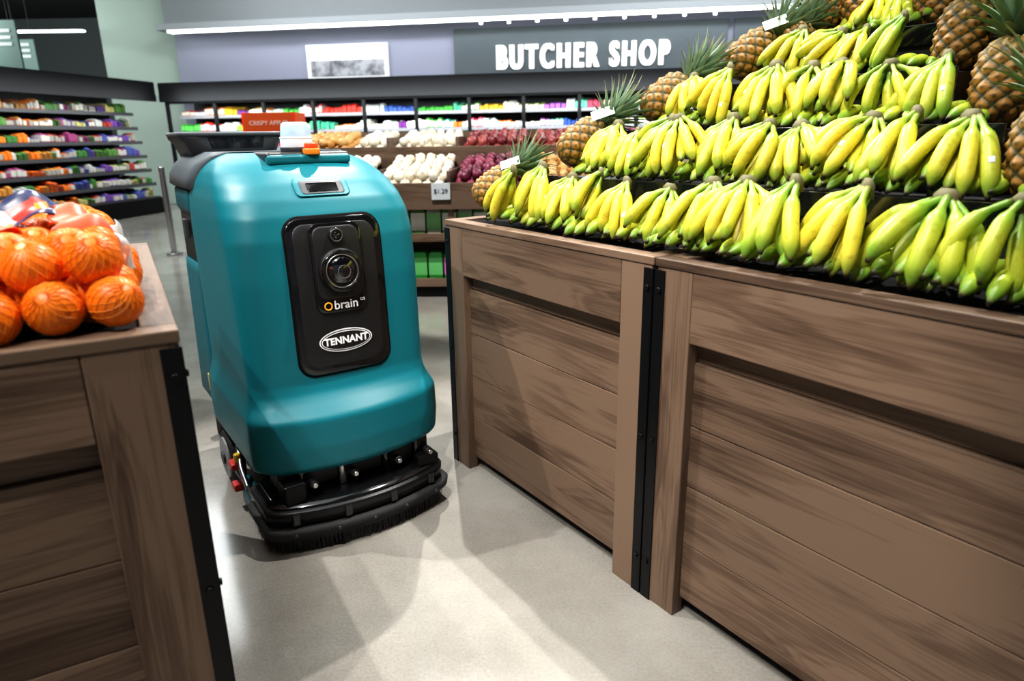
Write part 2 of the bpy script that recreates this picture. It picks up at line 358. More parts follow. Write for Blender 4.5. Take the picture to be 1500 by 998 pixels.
    me.polygons.foreach_set('use_smooth',[True]*len(f)); me.polygons.foreach_set('material_index',mi)
    a=me.attributes.new('Col','FLOAT_COLOR','POINT'); a.data.foreach_set('color',[c for q in cv for c in q])
    return me
hands=[banana_hand(10+i,[5,6,5,6,5,4,6,5][i],[62,72,58,80,52,66,74,60][i],[0,-.6,.5,-.4,-.9,.3,0,-1.1][i]) for i in range(8)]
flats=[banana_hand(40+i,[5,6,5][i],[38,48,42][i],0,'flat') for i in range(3)]
bp_=empty('banana_pile',P0,ANG)
rb=random.Random(21)
def place(me,s,w,z,rot,sc,k):
    o=D.objects.new('bunch',me); o.rotation_euler=rot; o.scale=(sc,)*3
    M=o.rotation_euler.to_matrix(); zm=min((M@v.co).z for v in me.vertices)*sc
    g=rb.uniform(0,.70)+ (.30*min(1,max(0,s+.15)/.5) if k<=1 else (.55 if s>tn[k]-.28 else 0))
    o.color=(g,0,0,1)
    o.location=(s,w,z-zm); link(o,bp_)
for k in range(6):
    s=tf[k]+(.19 if k==0 else .17); end=(1.0 if k==0 else tn[k]-.15)
    q=s-.02
    while q<end+.02:
        place(rb.choice(flats),q,tw[k]+.205+rb.uniform(-.01,.01),tz[k]+.003,(0,0,rb.uniform(-.35,.25)),rb.uniform(.88,.98),k); q+=rb.uniform(.13,.165)
    last=None
    while s<end:
        tl_=rb.uniform(-.12,.12) if rb.random()<.55 else rb.choice([-1,1])*rb.uniform(.2,.42)
        me=rb.choice([h for h in hands if h is not last]); last=me
        place(me,s+rb.uniform(-.015,.015),tw[k]+.145+rb.uniform(-.015,.015),tz[k]+.008,(rb.uniform(-.15,.12),tl_,rb.uniform(-.95,.35)),rb.uniform(.84,.99),k)
        s+=rb.uniform(.118,.150)

# ------------------------------------------------------------ pineapples
pineb=mat('pineapple_skin',(.4,.25,.05),.6); at=nd(pineb,'ShaderNodeAttribute'); at.attribute_name='Col'; lk(pineb,at.outputs['Color'],bs(pineb).inputs['Base Color'])
pinel=mat('pineapple_leaf',(.12,.18,.10),.5); at=nd(pinel,'ShaderNodeAttribute'); at.attribute_name='Col'; lk(pinel,at.outputs['Color'],bs(pinel).inputs['Base Color'])
def pineapple_mesh(seed):
    R=random.Random(seed); v=[];f=[];mi=[];cv=[]
    NU=96;NV=60; Hh=.20; Rd=.068
    for i in range(NV+1):
        t=i/NV; z=Hh*t
        prof=Rd*(max(0,1-abs(2*t-1)**3.2))**.5*(1.0-.08*t)
        if i in(0,NV): prof=.006
        for j in range(NU):
            th=j/NU; A=8*th+5.0*t; B=8*th-5.0*t
            h=(abs(math.sin(math.pi*A))*abs(math.sin(math.pi*B)))
            h2=h**.45
            r=prof*(1+.11*(h2-.6)+(.05 if h>.93 else 0)); 
            v.append(Vector((r*math.cos(2*math.pi*th),r*math.sin(2*math.pi*th),z)))
            g=R.uniform(.8,1.2)
            if h>.90: c=(.14,.09,.03)
            elif h2<.48: c=(.045,.045,.012)
            else:
                k=h2; c=(.08+.30*k,.05+.13*k,.008+.018*k)
                gg=max(0,t-.5)*.9; c=(c[0]*(1-gg*.75),c[1]*(1-gg*.1),c[2]*(1+gg))
            cv.append((c[0]*g,c[1]*g,c[2]*g,1))
    for i in range(NV):
        for j in range(NU):
            f.append((i*NU+j,i*NU+(j+1)%NU,(i+1)*NU+(j+1)%NU,(i+1)*NU+j)); mi.append(0)
    for k in range(64):
        ph=k*2.39996; fr=k/64; L=.07+.11*math.sin(min(1,fr*1.2)*math.pi*.55); L*=R.uniform(.85,1.1); w=.010+.003*(1-fr)
        lean0=(1-fr)*1.0+.10; curl=R.uniform(.25,.7)*(1-fr*.5)
        rd=Vector((math.cos(ph),math.sin(ph),0)); sd=Vector((-math.sin(ph),math.cos(ph),0)); p=rd*.016*(1-fr)+Vector((0,0,Hh-.006+fr*.02)); b=len(v); n=7
        for i in range(n+1):
            t=i/n; a=lean0+curl*t*t
            d=rd*math.sin(a)+Vector((0,0,1))*math.cos(a); nrm=-rd*math.cos(a)+Vector((0,0,1))*math.sin(a)
            if i:p=p+d*(L/n)
            ww=w*(1-t**1.8)*(1 if t>.1 else .8)+.0006
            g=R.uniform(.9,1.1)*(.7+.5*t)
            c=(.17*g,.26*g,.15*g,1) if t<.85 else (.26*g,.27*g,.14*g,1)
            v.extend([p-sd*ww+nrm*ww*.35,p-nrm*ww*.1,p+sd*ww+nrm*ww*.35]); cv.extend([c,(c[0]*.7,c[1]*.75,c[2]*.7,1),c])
        for i in range(n):
            for q in (0,1): f.append((b+i*3+q,b+i*3+q+1,b+i*3+4+q,b+i*3+3+q)); mi.append(1)
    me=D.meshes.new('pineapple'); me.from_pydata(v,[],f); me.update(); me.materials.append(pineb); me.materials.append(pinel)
    me.polygons.foreach_set('use_smooth',[True]*len(f)); me.polygons.foreach_set('material_index',mi)
    a=me.attributes.new('Col','FLOAT_COLOR','POINT'); a.data.foreach_set('color',[c for q in cv for c in q]); return me
pms=[pineapple_mesh(i) for i in range(3)]
tagm=mat('fruit_tag',(.6,.72,.66),.5)
def pine(s,w,z,dirv,sc=1,roll=0,i=0,tag=False):
    o=D.objects.new('pineapple',pms[i%3]); q=Vector(dirv).normalized().to_track_quat('Z','Y')
    o.rotation_mode='QUATERNION'
    o.rotation_quaternion=q@Quaternion((0,0,1),roll); o.scale=(sc,)*3; o.location=W(s,w,z); link(o)
    if tag:
        t=box('hang_tag',-.040,.040,-.0008,.0008,-.018,.018,tagm,o,0); 
        Ri=o.rotation_quaternion.to_matrix().inverted()
        nrm=Vector((-.30,-.80,.5)).normalized(); xx=Vector((.85,-.25,.35)); xx=(xx-nrm*xx.dot(nrm)).normalized(); zz=xx.cross(nrm)
        Mx=Matrix((xx,nrm,zz)).transposed()
        t.rotation_mode='QUATERNION'; t.rotation_quaternion=(Ri@Mx).to_quaternion(); t.location=Vector((0,0,.205))+Ri@nrm*.06
for k in range(5):
    dv=Vector((.74,.12,.58)); pine(tf[k]-.035 if k else tf[k]-.02,tw[k]+.085,tz[k]+.062,dv,1.04 if k else .90,k*1.3,k,k in(0,1,3))
pine(tf[4]+.12,tw[4]+.13,tz[4]+.05,(.2,.2,1),1,2,1)
pine(tf[3]+.10,tw[3]+.20,tz[3]+.07,(.5,.3,.7),.95,1,2)
pine(tn[1]-.055,tw[1]+.12,tz[1]+.003,(.0,.12,1),1.0,.5,0)
pine(tn[2]-.07,tw[2]+.12,tz[2]+.003,(.1,.1,1),1.05,1.5,1)
pine(tn[3]-.07,tw[3]+.12,tz[3]+.003,(.12,.0,1),1.02,2.5,2)
pine(tn[4]-.08,tw[4]+.12,tz[4]+.003,(-.1,.0,1),1.0,3.5,0)
pine(tn[3]+.10,tw[3]+.12,tz[2]+.003,(.1,.1,1),1.1,.3,1)
pine(tn[2]+.09,tw[2]+.12,tz[1]+.003,(.1,.1,1),1.1,2.2,2)

# ------------------------------------------------------------ oranges in nets
orm=mat('orange_peel',(.93,.19,.003),.40); add_bump(orm,180,.5,.002)
netm=mat('orange_net',(.93,.32,.02),.5)
bm=bmesh.new(); bmesh.ops.create_uvsphere(bm,u_segments=28,v_segments=18,radius=.0455)
om=D.meshes.new('orange'); bm.to_mesh(om); bm.free(); om.materials.append(orm)
for p in om.polygons:p.use_smooth=True
def net_mesh():
    v=[];r=.0463;NU=18;NV=10; ed=[]
    for i in range(NV+1):
        ph=math.pi*(.06+.88*i/NV)
        for j in range(NU):
            th=2*math.pi*(j+.5*(i%2))/NU
            v.append((r*math.sin(ph)*math.cos(th),r*math.sin(ph)*math.sin(th),r*math.cos(ph)))
    for i in range(NV):
        for j in range(NU):
            a=i*NU+j
            if i%2==0: ed+= [(a,(i+1)*NU+j),(a,(i+1)*NU+(j-1)%NU)]
            else: ed+=[(a,(i+1)*NU+j),(a,(i+1)*NU+(j+1)%NU)]
    vv=[];ff=[]
    for a,b in ed:
        A=Vector(v[a]);B=Vector(v[b]); d=(B-A).normalized(); n=((A+B)/2).normalized(); s=d.cross(n)
        k=len(vv); w=.0005
        for P in (A,B): vv+= [P-s*w,P+n*w*1.5,P+s*w]
        ff+=[(k,k+1,k+4,k+3),(k+1,k+2,k+5,k+4)]
    me=D.meshes.new('orange_net'); me.from_pydata(vv,[],ff); me.update(); me.materials.append(netm); return me
nm=net_mesh()
op=empty('orange_pile',C0,angL); ro=random.Random(5)
def put_orange(q,w,z):
    rot=(ro.uniform(.2,1.0),ro.uniform(-.5,.5),ro.uniform(-.6,.6)); sc=ro.uniform(.90,1.0)
    for nme,me in (('orange',om),('net',nm)):
        o=D.objects.new(nme,me); o.location=(-q,w,z); o.rotation_euler=rot; o.scale=(sc,)*3; link(o,op)
for l,(zz,w0,q0,nw) in enumerate([(H+.043,.056,.078,8),(H+.109,.10,.105,8),(H+.155,.34,.40,3)]):
    for r_ in range(nw):
        for c_ in range(9 if l<2 else 5):
            put_orange(q0+c_*.087+(r_%2)*.03+ro.uniform(-.006,.006),w0+r_*.080+ro.uniform(-.006,.006),zz+ro.uniform(-.004,.004))
lab=mat('bag_label_print',(.1,.1,.3),.3,coat=.4)
tcn=nd(lab,'ShaderNodeTexCoord'); vo=nd(lab,'ShaderNodeTexVoronoi'); vo.inputs['Scale'].default_value=26; lk(lab,tcn.outputs['Object'],vo.inputs['Vector'])
sp_=nd(lab,'ShaderNodeSeparateColor'); lk(lab,vo.outputs['Color'],sp_.inputs[0])
r=ramp(lab,[(0,(.02,.03,.10)),(.42,(.75,.25,.02)),(.6,(.45,.04,.02)),(.74,(.6,.6,.62)),(.8,(.03,.06,.2))]); r.color_ramp.interpolation='CONSTANT'; lk(lab,sp_.outputs[0],r.inputs[0]); lk(lab,r.outputs[0],bs(lab).inputs['Base Color'])
def sheet(name,cx,cy,cz,lx,ly,rot,seed,parent,m):
    R=random.Random(seed); v=[];f=[];n=22
    p1,p2=R.uniform(0,6),R.uniform(0,6)
    for i in range(n+1):
        for j in range(n+1):
            x=(i/n-.5)*lx*(1+.1*math.sin(j*.8+p1));y=(j/n-.5)*ly*(1+.12*math.sin(i*.6+p2))
            z=.014*math.sin(x*48+p1+y*11)+.010*math.sin(y*62+p2-x*20)-1.6*(x*x)-2.6*y*y
            v.append((x,y,z))
    for i in range(n):
        for j in range(n): a=i*(n+1)+j; f.append((a,a+n+1,a+n+2,a+1))
    o=mesh_obj(name,v,f,[m],parent,True); o.location=(cx,cy,cz); o.rotation_euler=rot
    so=o.modifiers.new('s','SOLIDIFY'); so.thickness=.0015; return o
redm=mat('red_net_plastic',(.75,.08,.015),.45)
sheet('bag_label_1',-.20,.37,H+.178,.17,.10,(.35,.1,.2),1,op,lab)
sheet('bag_label_2',-.33,.30,H+.172,.14,.10,(.35,-.1,-.4),2,op,lab)
sheet('bag_label_3',-.48,.36,H+.19,.16,.10,(.3,.1,.5),4,op,lab)
sheet('bag_net_1',-.11,.30,H+.155,.10,.13,(.2,.45,.2),3,op,redm)
sheet('bag_net_2',-.25,.23,H+.165,.12,.06,(.4,.0,.9),8,op,redm)
sheet('bag_plastic_end',-.055,.32,H+.10,.08,.10,(.2,1.0,.1),12,op,mat('clear_plastic',(.7,.72,.72),.2,alpha=.5))

# ------------------------------------------------------------ robot floor scrubber
RB=empty('floor_scrubber_robot',(-.525,2.117,0),ANG)
def rr(front,back,hw,rf,rbk,bulge,z):
    pts=[]
    def P(x,y):
        k=min(1,max(0,(x-(front-.30))/.30)); pts.append((x-bulge*(y/hw)**2*k,y,z))
    for i in range(14): P(front,-(hw-rf)+2*(hw-rf)*i/13)
    for i in range(1,9): a=math.pi/2*i/8; P(front-rf+rf*math.cos(a),hw-rf+rf*math.sin(a))
    for i in range(1,6): P(front-rf+(back+rbk-front+rf)*i/6,hw)
    for i in range(0,9): a=math.pi/2+math.pi/2*i/8; P(back+rbk+rbk*math.cos(a),hw-rbk+rbk*math.sin(a))
    for i in range(1,6): P(back,(hw-rbk)-2*(hw-rbk)*i/6)
    for i in range(0,9): a=math.pi+math.pi/2*i/8; P(back+rbk+rbk*math.cos(a),-(hw-rbk)+rbk*math.sin(a))
    for i in range(1,6): P(back+rbk+(front-rf-back-rbk)*i/6,-hw)
    for i in range(0,8): a=1.5*math.pi+math.pi/2*i/8; P(front-rf+rf*math.cos(a),-(hw-rf)+rf*math.sin(a))
    return pts
def loft(name,secs,m,parent,caps=True):
    v=[];f=[];n=len(secs[0])
    for s in secs: v+=s
    for i in range(len(secs)-1):
        for j in range(n): f.append((i*n+j,i*n+(j+1)%n,(i+1)*n+(j+1)%n,(i+1)*n+j))
    if caps: f.append(tuple((len(secs)-1)*n+j for j in range(n))); f.append(tuple(reversed(range(n))))
    o=mesh_obj(name,v,f,[m],parent,True)
    o.data.polygons[-1].use_smooth=False
    return o
CT=np.array([
 [.240,.035,.318,.080,.08],[.254,.050,.330,.070,.08],[.33,.055,.334,.068,.08],[.422,.053,.332,.068,.08],[.432,.044,.329,.068,.075],
 [.462,.002,.318,.068,.055],[.488,-.024,.311,.066,.038],[.52,-.034,.308,.066,.032],[.70,-.042,.310,.070,.030],[.85,-.048,.312,.075,.028],
 [.98,-.058,.313,.085,.028],[1.05,-.075,.311,.10,.03],[1.10,-.103,.306,.115,.035],[1.145,-.145,.294,.135,.04],[1.18,-.195,.276,.15,.04],[1.208,-.255,.250,.15,.035],[1.226,-.315,.222,.14,.03],[1.236,-.37,.195,.12,.03]])
zs=np.linspace(.240,1.236,180)
def sm(col):
    y=np.interp(zs,CT[:,0],CT[:,col]); 
    for _ in range(2): y[1:-1]=(y[:-2]+2*y[1:-1]+y[2:])/4
    return y
F_,HW_,RF_,BU_=sm(1),sm(2),sm(3),sm(4)
def par(z): return [float(np.interp(z,zs,q)) for q in (F_,HW_,RF_,BU_)]
def fx(z,y):
    f0,hw,rf,bu=par(z); x=f0
    ay=abs(y)
    if ay>hw-rf: q=min(1,(ay-(hw-rf))/rf); x=f0-rf+rf*math.sqrt(max(0,1-q*q))
    return x-bu*(y/hw)**2
def tilt(z): return (fx(z-.04,0)-fx(z+.04,0))/.08
loft('front_shell',[rr(a,-.655,b,c,.03,d,z) for z,a,b,c,d in zip(zs,F_,HW_,RF_,BU_)],teal,RB)
rz=[(.27,.300),(.29,.314),(.5,.310),(.8,.304),(.84,.300)]
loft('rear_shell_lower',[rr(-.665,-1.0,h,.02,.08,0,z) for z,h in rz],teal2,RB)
loft('seam_core',[rr(-.64,-.99,.292,.01,.08,0,z) for z in (.27,1.16)],blackmatte,RB)
loft('side_recess_black',[rr(-.70,-1.0,.296,.02,.08,0,z) for z in (.84,1.08)],black,RB)
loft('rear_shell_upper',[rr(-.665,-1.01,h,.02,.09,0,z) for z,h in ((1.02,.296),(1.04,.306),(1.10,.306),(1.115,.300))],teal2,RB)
loft('tank_lid',[rr(f0,-1.03,h,.05,.1,0,z) for z,f0,h in ((1.115,-.56,.306),(1.125,-.555,.318),(1.16,-.55,.314),(1.20,-.53,.288),(1.225,-.51,.255),(1.240,-.49,.225))],grayp,RB)
tb=loft('rear_tub',[rr(-.70,-1.08,h,.06,.08,0,z) for z,h in ((1.2,.14),(1.27,.17),(1.285,.185),(1.30,.187),(1.30,.165),(1.25,.15))],dgray,RB); tb.location=(0,-.105,0)
tr_=tube('tub_rim',[ (p[0],p[1],1.302) for p in rr(-.70,-1.08,.183,.06,.08,0,0)]+[(-.70,-.12,1.302)],.008,grayp,RB); tr_.location=(0,-.105,0)
box('side_latch',-.80,-.76,-.316,-.300,.93,1.0,dgray,RB,.004)
box('side_decal',-.74,-.70,-.3165,-.313,.33,.40,yellowp,RB,0)
box('top_recess',-.43,-.25,-.13,.15,1.205,1.2395,black,RB,.012,4)
box('top_handle_bar',-.275,-.24,-.13,.15,1.20,1.232,teal,RB,.012,4)
cyl('beacon_base',(-.34,0,1.247),.054,.016,dgray,RB,bevel=.004)
beac=mat('beacon_blue_white',(.50,.68,.88),.22,emit=(.45,.66,1),es=.25,coat=.5)
beac2=mat('beacon_white',(.75,.82,.88),.3,emit=(.9,.95,1),es=.2)
cyl('beacon_lower_band',(-.34,0,1.268),.052,.034,beac2,RB,bevel=.003)
cyl('beacon_lens',(-.34,0,1.307),.0515,.054,beac,RB,r2=.045,bevel=.012)
cyl('beacon_rib',(-.34,0,1.284),.0535,.005,beac2,RB,bevel=.001)
cyl('emergency_stop_ring',(-.255,.020,1.240),.028,.020,mat('estop_orange',(.9,.25,.02),.4),RB,bevel=.004)
cyl('emergency_stop',(-.255,.020,1.257),.022,.022,mat('estop_red',(.85,.08,.02),.35),RB,bevel=.006)

def surf_panel(name,hwid,z0,z1,rad,off,m,thick=.006):
    cz=(z0+z1)/2; hh=(z1-z0)/2
    base=[]
    for cx,cy,a0 in ((hwid-rad,hh-rad,0),(-(hwid-rad),hh-rad,90),(-(hwid-rad),-(hh-rad),180),(hwid-rad,-(hh-rad),270)):
        for i in range(9):
            a=math.radians(a0+i*90/8); base.append((cx+rad*math.cos(a),cy+rad*math.sin(a)))
    dense=[]
    for i in range(len(base)):
        A=base[i];B=base[(i+1)%len(base)]; d=math.hypot(B[0]-A[0],B[1]-A[1]); n=max(1,int(d/.012))
        for k in range(n): dense.append((A[0]+(B[0]-A[0])*k/n,A[1]+(B[1]-A[1])*k/n))
    v=[];f=[];rings=[1,1,.985,.93,.86,.78,.70,.6,.5,.4,.3,.2,.1,.02]
    n=len(dense)
    for ri,k in enumerate(rings):
        for y,zq in dense:
            y*=k; z=cz+zq*k; o_=off+(thick if ri>=1 else -.004)
            if ri==1: o_-=.0015
            v.append((fx(z,y)+o_,y,z))
    for i in range(len(rings)-1):
        for j in range(n): f.append((i*n+j,i*n+(j+1)%n,(i+1)*n+(j+1)%n,(i+1)*n+j))
    f.append(tuple((len(rings)-1)*n+j for j in range(n)))
    return mesh_obj(name,v,f,[m],RB,True)
surf_panel('panel_gasket',.160,.538,1.052,.055,.0005,blackmatte,.003)
surf_panel('front_panel',.154,.545,1.045,.050,.003,blackgloss,.004)
surf_panel('sensor_panel',.134,.568,1.028,.040,.0065,black,.0015)
surf_panel('camera_housing',.084,.745,1.028,.030,.007,blackgloss,.009)
surf_panel('camera_face',.076,.79,1.018,.030,.016,black,.0015)
def fp(y,z,off): return (fx(z,y)+off,y,z)
TILT=tilt(.88)
def axrot(o): o.rotation_euler=(0,-TILT,0); return o
axrot(cyl('lens_bezel',fp(0,.880,.022),.070,.03,black,RB,'x',bevel=.005))
axrot(torus('lens_ring',fp(0,.880,.037),.060,.007,blackgloss,RB,'x'))
axrot(torus('lens_chrome',fp(0,.880,.040),.052,.0026,chrome,RB,'x'))
sphere('lens_dome',fp(0,.880,.026),.049,lensm,RB,(.62,1,1))
axrot(torus('lens_inner',fp(0,.880,.058),.020,.0015,mat('lens_inner_gray',(.1,.1,.11),.3),RB,'x'))
axrot(cyl('small_camera',fp(-.002,.990,.019),.024,.02,blackgloss,RB,'x',bevel=.003))
axrot(torus('small_camera_ring',fp(-.002,.990,.030),.019,.0022,dgray,RB,'x'))
sphere('small_camera_lens',fp(-.002,.990,.027),.012,lensm,RB,(.6,1,1))
def Rt(t):
    up=Vector((-t,0,1)).normalized(); x=Vector((0,1,0)); nrm=x.cross(up); return Matrix((x,up,nrm)).transposed()
text('logo_word_upper','brain',.040,fp(.010,.768,.0175),Rt(tilt(.768)),white,RB,.0006,.0004)
text('logo_os','OS',.013,fp(.067,.777,.0175),Rt(tilt(.768)),white,RB,.0006,.0)
lr=torus('logo_ring_upper',fp(-.049,.768,.0175),.0115,.0022,mat('logo_yellow',(.9,.4,.02),.4,emit=(1,.5,.05),es=.2),RB,'x',n1=32,n2=8); axrot(lr)
logo_b=mat('logo_black',(.01,.01,.01),.4)
zl=.650; tl=tilt(zl)
def oval(name,hw_,hh_,z,off,m):
    v=[(fx(z,0)+off-hh_*math.sin(a)*tl,hw_*math.cos(a),z+hh_*math.sin(a)) for a in [2*math.pi*i/48 for i in range(48)]]
    return mesh_obj(name,v,[tuple(range(48))],[m],RB)
for nme,a,b,of,m in (('logo_oval_outer',.090,.038,.0100,white),('logo_oval_gap',.086,.034,.0108,logo_b),('logo_oval_inner',.083,.031,.0116,white),('logo_oval_core',.080,.028,.0124,logo_b)): oval(nme,a,b,zl,of,m)
text('logo_word_lower','TENNANT',.032,(fx(zl,0)+.0135,0,zl),Rt(tl),white,RB,.0006,.0012,.96,1.03)
surf_panel('display_bezel',.088,1.108,1.160,.014,.001,teal,.006)
surf_panel('display_screen',.070,1.115,1.153,.008,.007,dgray,.002)
surf_panel('display_glass',.050,1.121,1.147,.004,.0095,blackgloss,.0015)
# chassis & deck
box('chassis',-.95,-.10,-.22,.22,.10,.27,blackmatte,RB,.01)
box('chassis_crossbar',-.14,-.02,-.27,.27,.17,.25,black,RB,.01)
DF=.085
def arc(front,hw_,z,bulge=.075,back=-.20,rf=.055): return [(p[0],p[1]-.012,p[2]) for p in rr(front+DF,back,hw_-.014,rf,.03,bulge,z)]
loft('deck_cover',[arc(.02,.325,.098),arc(.026,.331,.102),arc(.028,.333,.138),arc(.024,.329,.144)],blacksemi,RB)
loft('deck_top_plate',[arc(.012,.318,.142),arc(.010,.316,.152),arc(-.045,.280,.154)],blackgloss,RB)
loft('deck_mid',[arc(.014,.318,.085),arc(.014,.318,.102)],blackmatte,RB)
loft('deck_skirt_band',[arc(.034,.338,.060),arc(.044,.346,.064),arc(.046,.348,.086),arc(.034,.338,.090)],rubber,RB)
loft('deck_lower',[arc(.018,.325,.038),arc(.026,.333,.043),arc(.028,.335,.062)],rubber,RB)
rbz=random.Random(9); v=[];f=[]
per=arc(.022,.33,0)
for i in range(len(per)):
    A=Vector(per[i]);B=Vector(per[(i+1)%len(per)]); n=max(1,int((B-A).length/.0035))
    if A.x<-.18 and B.x<-.18: continue
    for k in range(n):
        for ly in (0,.01):
            p=A.lerp(B,k/n)*(1-ly*2); p.x+=rbz.uniform(-.004,.006); p.y+=rbz.uniform(-.004,.004); b=len(v); w=.0016; t=(B-A).normalized()*w
            q=Vector((p.x+rbz.uniform(-.004,.008),p.y+rbz.uniform(-.006,.006),rbz.uniform(.001,.01)))
            v+=[Vector((p.x,p.y,.05))-t,Vector((p.x,p.y,.05))+t,q+t*.6,q-t*.6]; f.append((b,b+1,b+2,b+3))
mesh_obj('bristles',v,f,[mat('bristle_black',(.015,.015,.015),.6)],RB)
for y in (-.25,-.12,0,.12,.25):
    xx=.046+DF-.075*(y/.334)**2
    cyl('deck_bolt',(xx+.001,y-.012,.075),.005,.006,dgray,RB,'x',seg=12)
for y in (-.24,-.08,.08,.24):
    xx=.028+DF-.075*(y/.32)**2
    box('deck_clip',xx-.01,xx+.006,y-.024,y,.100,.140,blackgloss,RB,.003)
for y in (-.2,-.06,.1,.22):
    cyl('strut',(-.02,y,.20),.016,.09,chrome if y in(-.06,) else blackgloss,RB,bevel=.003)
    cyl('knob',(.015,y+.03,.20),.014,.03,black,RB,'x',bevel=.003); cyl('hex_bolt',(.033,y+.03,.20),.008,.012,chrome,RB,'x',seg=6)
box('deck_bracket_1',-.05,.04,-.27,-.2,.152,.222,blackmetal,RB,.006); box('deck_bracket_2',-.05,.04,.2,.28,.152,.192,blackmetal,RB,.006)
hubm=mat('wheel_hub_gray',(.32,.33,.35),.5)
for sy in (-1,1):
    cyl('drive_wheel_tyre',(-.57,sy*.296,.105),.105,.05,rubber,RB,'y',bevel=.012,seg=48)
    cyl('drive_wheel_hub',(-.57,sy*.318,.105),.080,.02,hubm,RB,'y',bevel=.004)
    cyl('drive_wheel_cap',(-.57,sy*.331,.105),.025,.012,dgray,RB,'y',bevel=.003)
    cyl('rear_caster',(-.93,sy*.2,.06),.06,.04,rubber,RB,'y',bevel=.01)
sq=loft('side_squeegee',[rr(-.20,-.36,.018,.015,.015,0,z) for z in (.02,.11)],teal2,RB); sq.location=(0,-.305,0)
box('side_squeegee_arm',-.40,-.15,-.330,-.314,.11,.135,blackmetal,RB,.004)
box('red_latch',-.39,-.33,-.350,-.318,.15,.175,redp,RB,.006); box('red_knob',-.37,-.32,-.352,-.32,.07,.10,redp,RB,.008)
cyl('yellow_knob',(-.34,-.325,.195),.013,.03,yellowp,RB,bevel=.003)
tube('hose',[(-.45,-.26,.25),(-.38,-.31,.22),(-.30,-.325,.17),(-.22,-.325,.12)],.009,chrome,RB)
loft('rear_squeegee',[rr(-1.02,-1.08,.26,.02,.02,0,z) for z in (.01,.09)],rubber,RB)

# ------------------------------------------------------------ onion display
OD=empty('onion_display_stand',(0,5.55,0),math.radians(-2))
bx0,bx1=-2.05,1.7
box('base',bx0,bx1,0,1.6,0,.10,blackmatte,OD,.005)
box('back_board',bx0,bx1,.35,.38,.1,.8,wood_x,OD,0)
for z in (.13,.50): box('shelf_%d'%int(z*100),bx0,bx1,0,.36,z-.03,z,wood_x,OD,.004); box('shelf_lip_%d'%int(z*100),bx0,bx1,-.02,0,z-.04,z+.03,wood_x,OD,.003)
box('front_board',bx0,bx1,-.03,0,.72,.93,wood_x,OD,.005); box('bin_bottom',bx0,bx1,0,.8,.76,.80,wood_x,OD,0)
box('mid_board',bx0,bx1,.72,.75,.8,1.20,wood_x,OD,.005); box('upper_bottom',bx0,bx1,.75,1.5,1.0,1.08,wood_x,OD,0)
box('rear_board',bx0,bx1,1.5,1.53,.8,1.33,wood_x,OD,.005)
for x in (bx0,-1.12,-.5,.12,.75,bx1-.03):
    box('divider_lower',x,x+.03,0,.74,.76,1.02,wood_y,OD,.003); box('divider_upper',x,x+.03,.75,1.5,1.05,1.28,wood_y,OD,.003); box('leg',x,x+.04,.0,.36,.1,.74,wood_z,OD,.003)
def pile(name,x0,x1,y0,y1,z0,slope,rad,cols,parent,seed,layers=2):
    R=random.Random(seed); v=[];f=[];c=[]
    nu,nv=14,9
    for l in range(layers):
        y=y0+rad+l*rad*.8
        while y<y1-rad*.5:
            x=x0+rad+(l%2)*rad
            while x<x1-rad*.6:
                cx=x+R.uniform(-.25,.25)*rad; cy=y+R.uniform(-.25,.25)*rad; cz=z0+rad*(1+l*1.35)+slope*(cy-y0)+R.uniform(-.2,.2)*rad; rr_=rad*R.uniform(.85,1.1)
                col=R.choice(cols); b=len(v); ax=Matrix.Rotation(R.uniform(-1.2,1.2),3,'X')@Matrix.Rotation(R.uniform(-1.2,1.2),3,'Y')
                ko=R.uniform(.9,1.1)
                for i in range(nv+1):
                    ph=math.pi*i/nv
                    for j in range(nu):
                        th=2*math.pi*j/nu; rad2=math.sin(ph); zz=math.cos(ph)*.88
                        if i==0: rad2=.08; zz=1.12
                        if i==1: rad2*=.75
                        p=ax@Vector((rad2*math.cos(th),rad2*math.sin(th),zz))*rr_; v.append((cx+p.x,cy+p.y,cz+p.z)); k=ko*(.7 if i==0 else 1)*(1+.05*math.sin(j*2.7)); c+= [col[0]*k,col[1]*k,col[2]*k,1]
                for i in range(nv):
                    for j in range(nu): f.append((b+i*nu+j,b+(i+1)*nu+j,b+(i+1)*nu+(j+1)%nu,b+i*nu+(j+1)%nu))
                x+=rad*2
            y+=rad*1.8
    o=mesh_obj(name,v,f,[producem],parent,True); a=o.data.attributes.new('Col','FLOAT_COLOR','POINT'); a.data.foreach_set('color',c); return o
WH=[(.82,.77,.64),(.85,.81,.72),(.75,.66,.50)]; RD=[(.18,.02,.05),(.24,.03,.07),(.13,.015,.04),(.34,.06,.11)]; YL=[(.65,.36,.1),(.55,.27,.07),(.7,.43,.16)]; RP=[(.30,.05,.05),(.38,.08,.07),(.22,.03,.04)]
lower=[(-2.02,-1.12,WH),(-1.09,-.5,WH),(-.47,.12,RD),(.15,.75,YL),(.78,1.66,WH)]
upper=[(-2.02,-1.45,YL),(-1.45,-1.12,WH),(-1.09,-.5,WH),(-.47,.12,RP),(.15,.75,RP),(.78,1.66,RD)]
for i,(a,b,cc) in enumerate(lower): pile('onions_lower_%d'%i,a+.02,b,0.0,.72,.85,.22,.045,cc,OD,i,2)
for i,(a,b,cc) in enumerate(upper): pile('onions_upper_%d'%i,a+.02,b,.77,1.5,1.12,.12,.045,cc,OD,20+i,2)
tgw=mat('tag_white',(.6,.64,.66),.5)
box('price_tag',-.62,-.47,-.05,-.035,.80,.93,tgw,OD,.002)
text('price_text','$1.29',.05,(-.545,-.052,.865),(math.pi/2,0,0),mat('tag_ink',(.03,.04,.08),.5),OD,.001)
box('price_tag_2',.1,.25,-.05,-.035,.80,.93,tgw,OD,.002)
its=[]
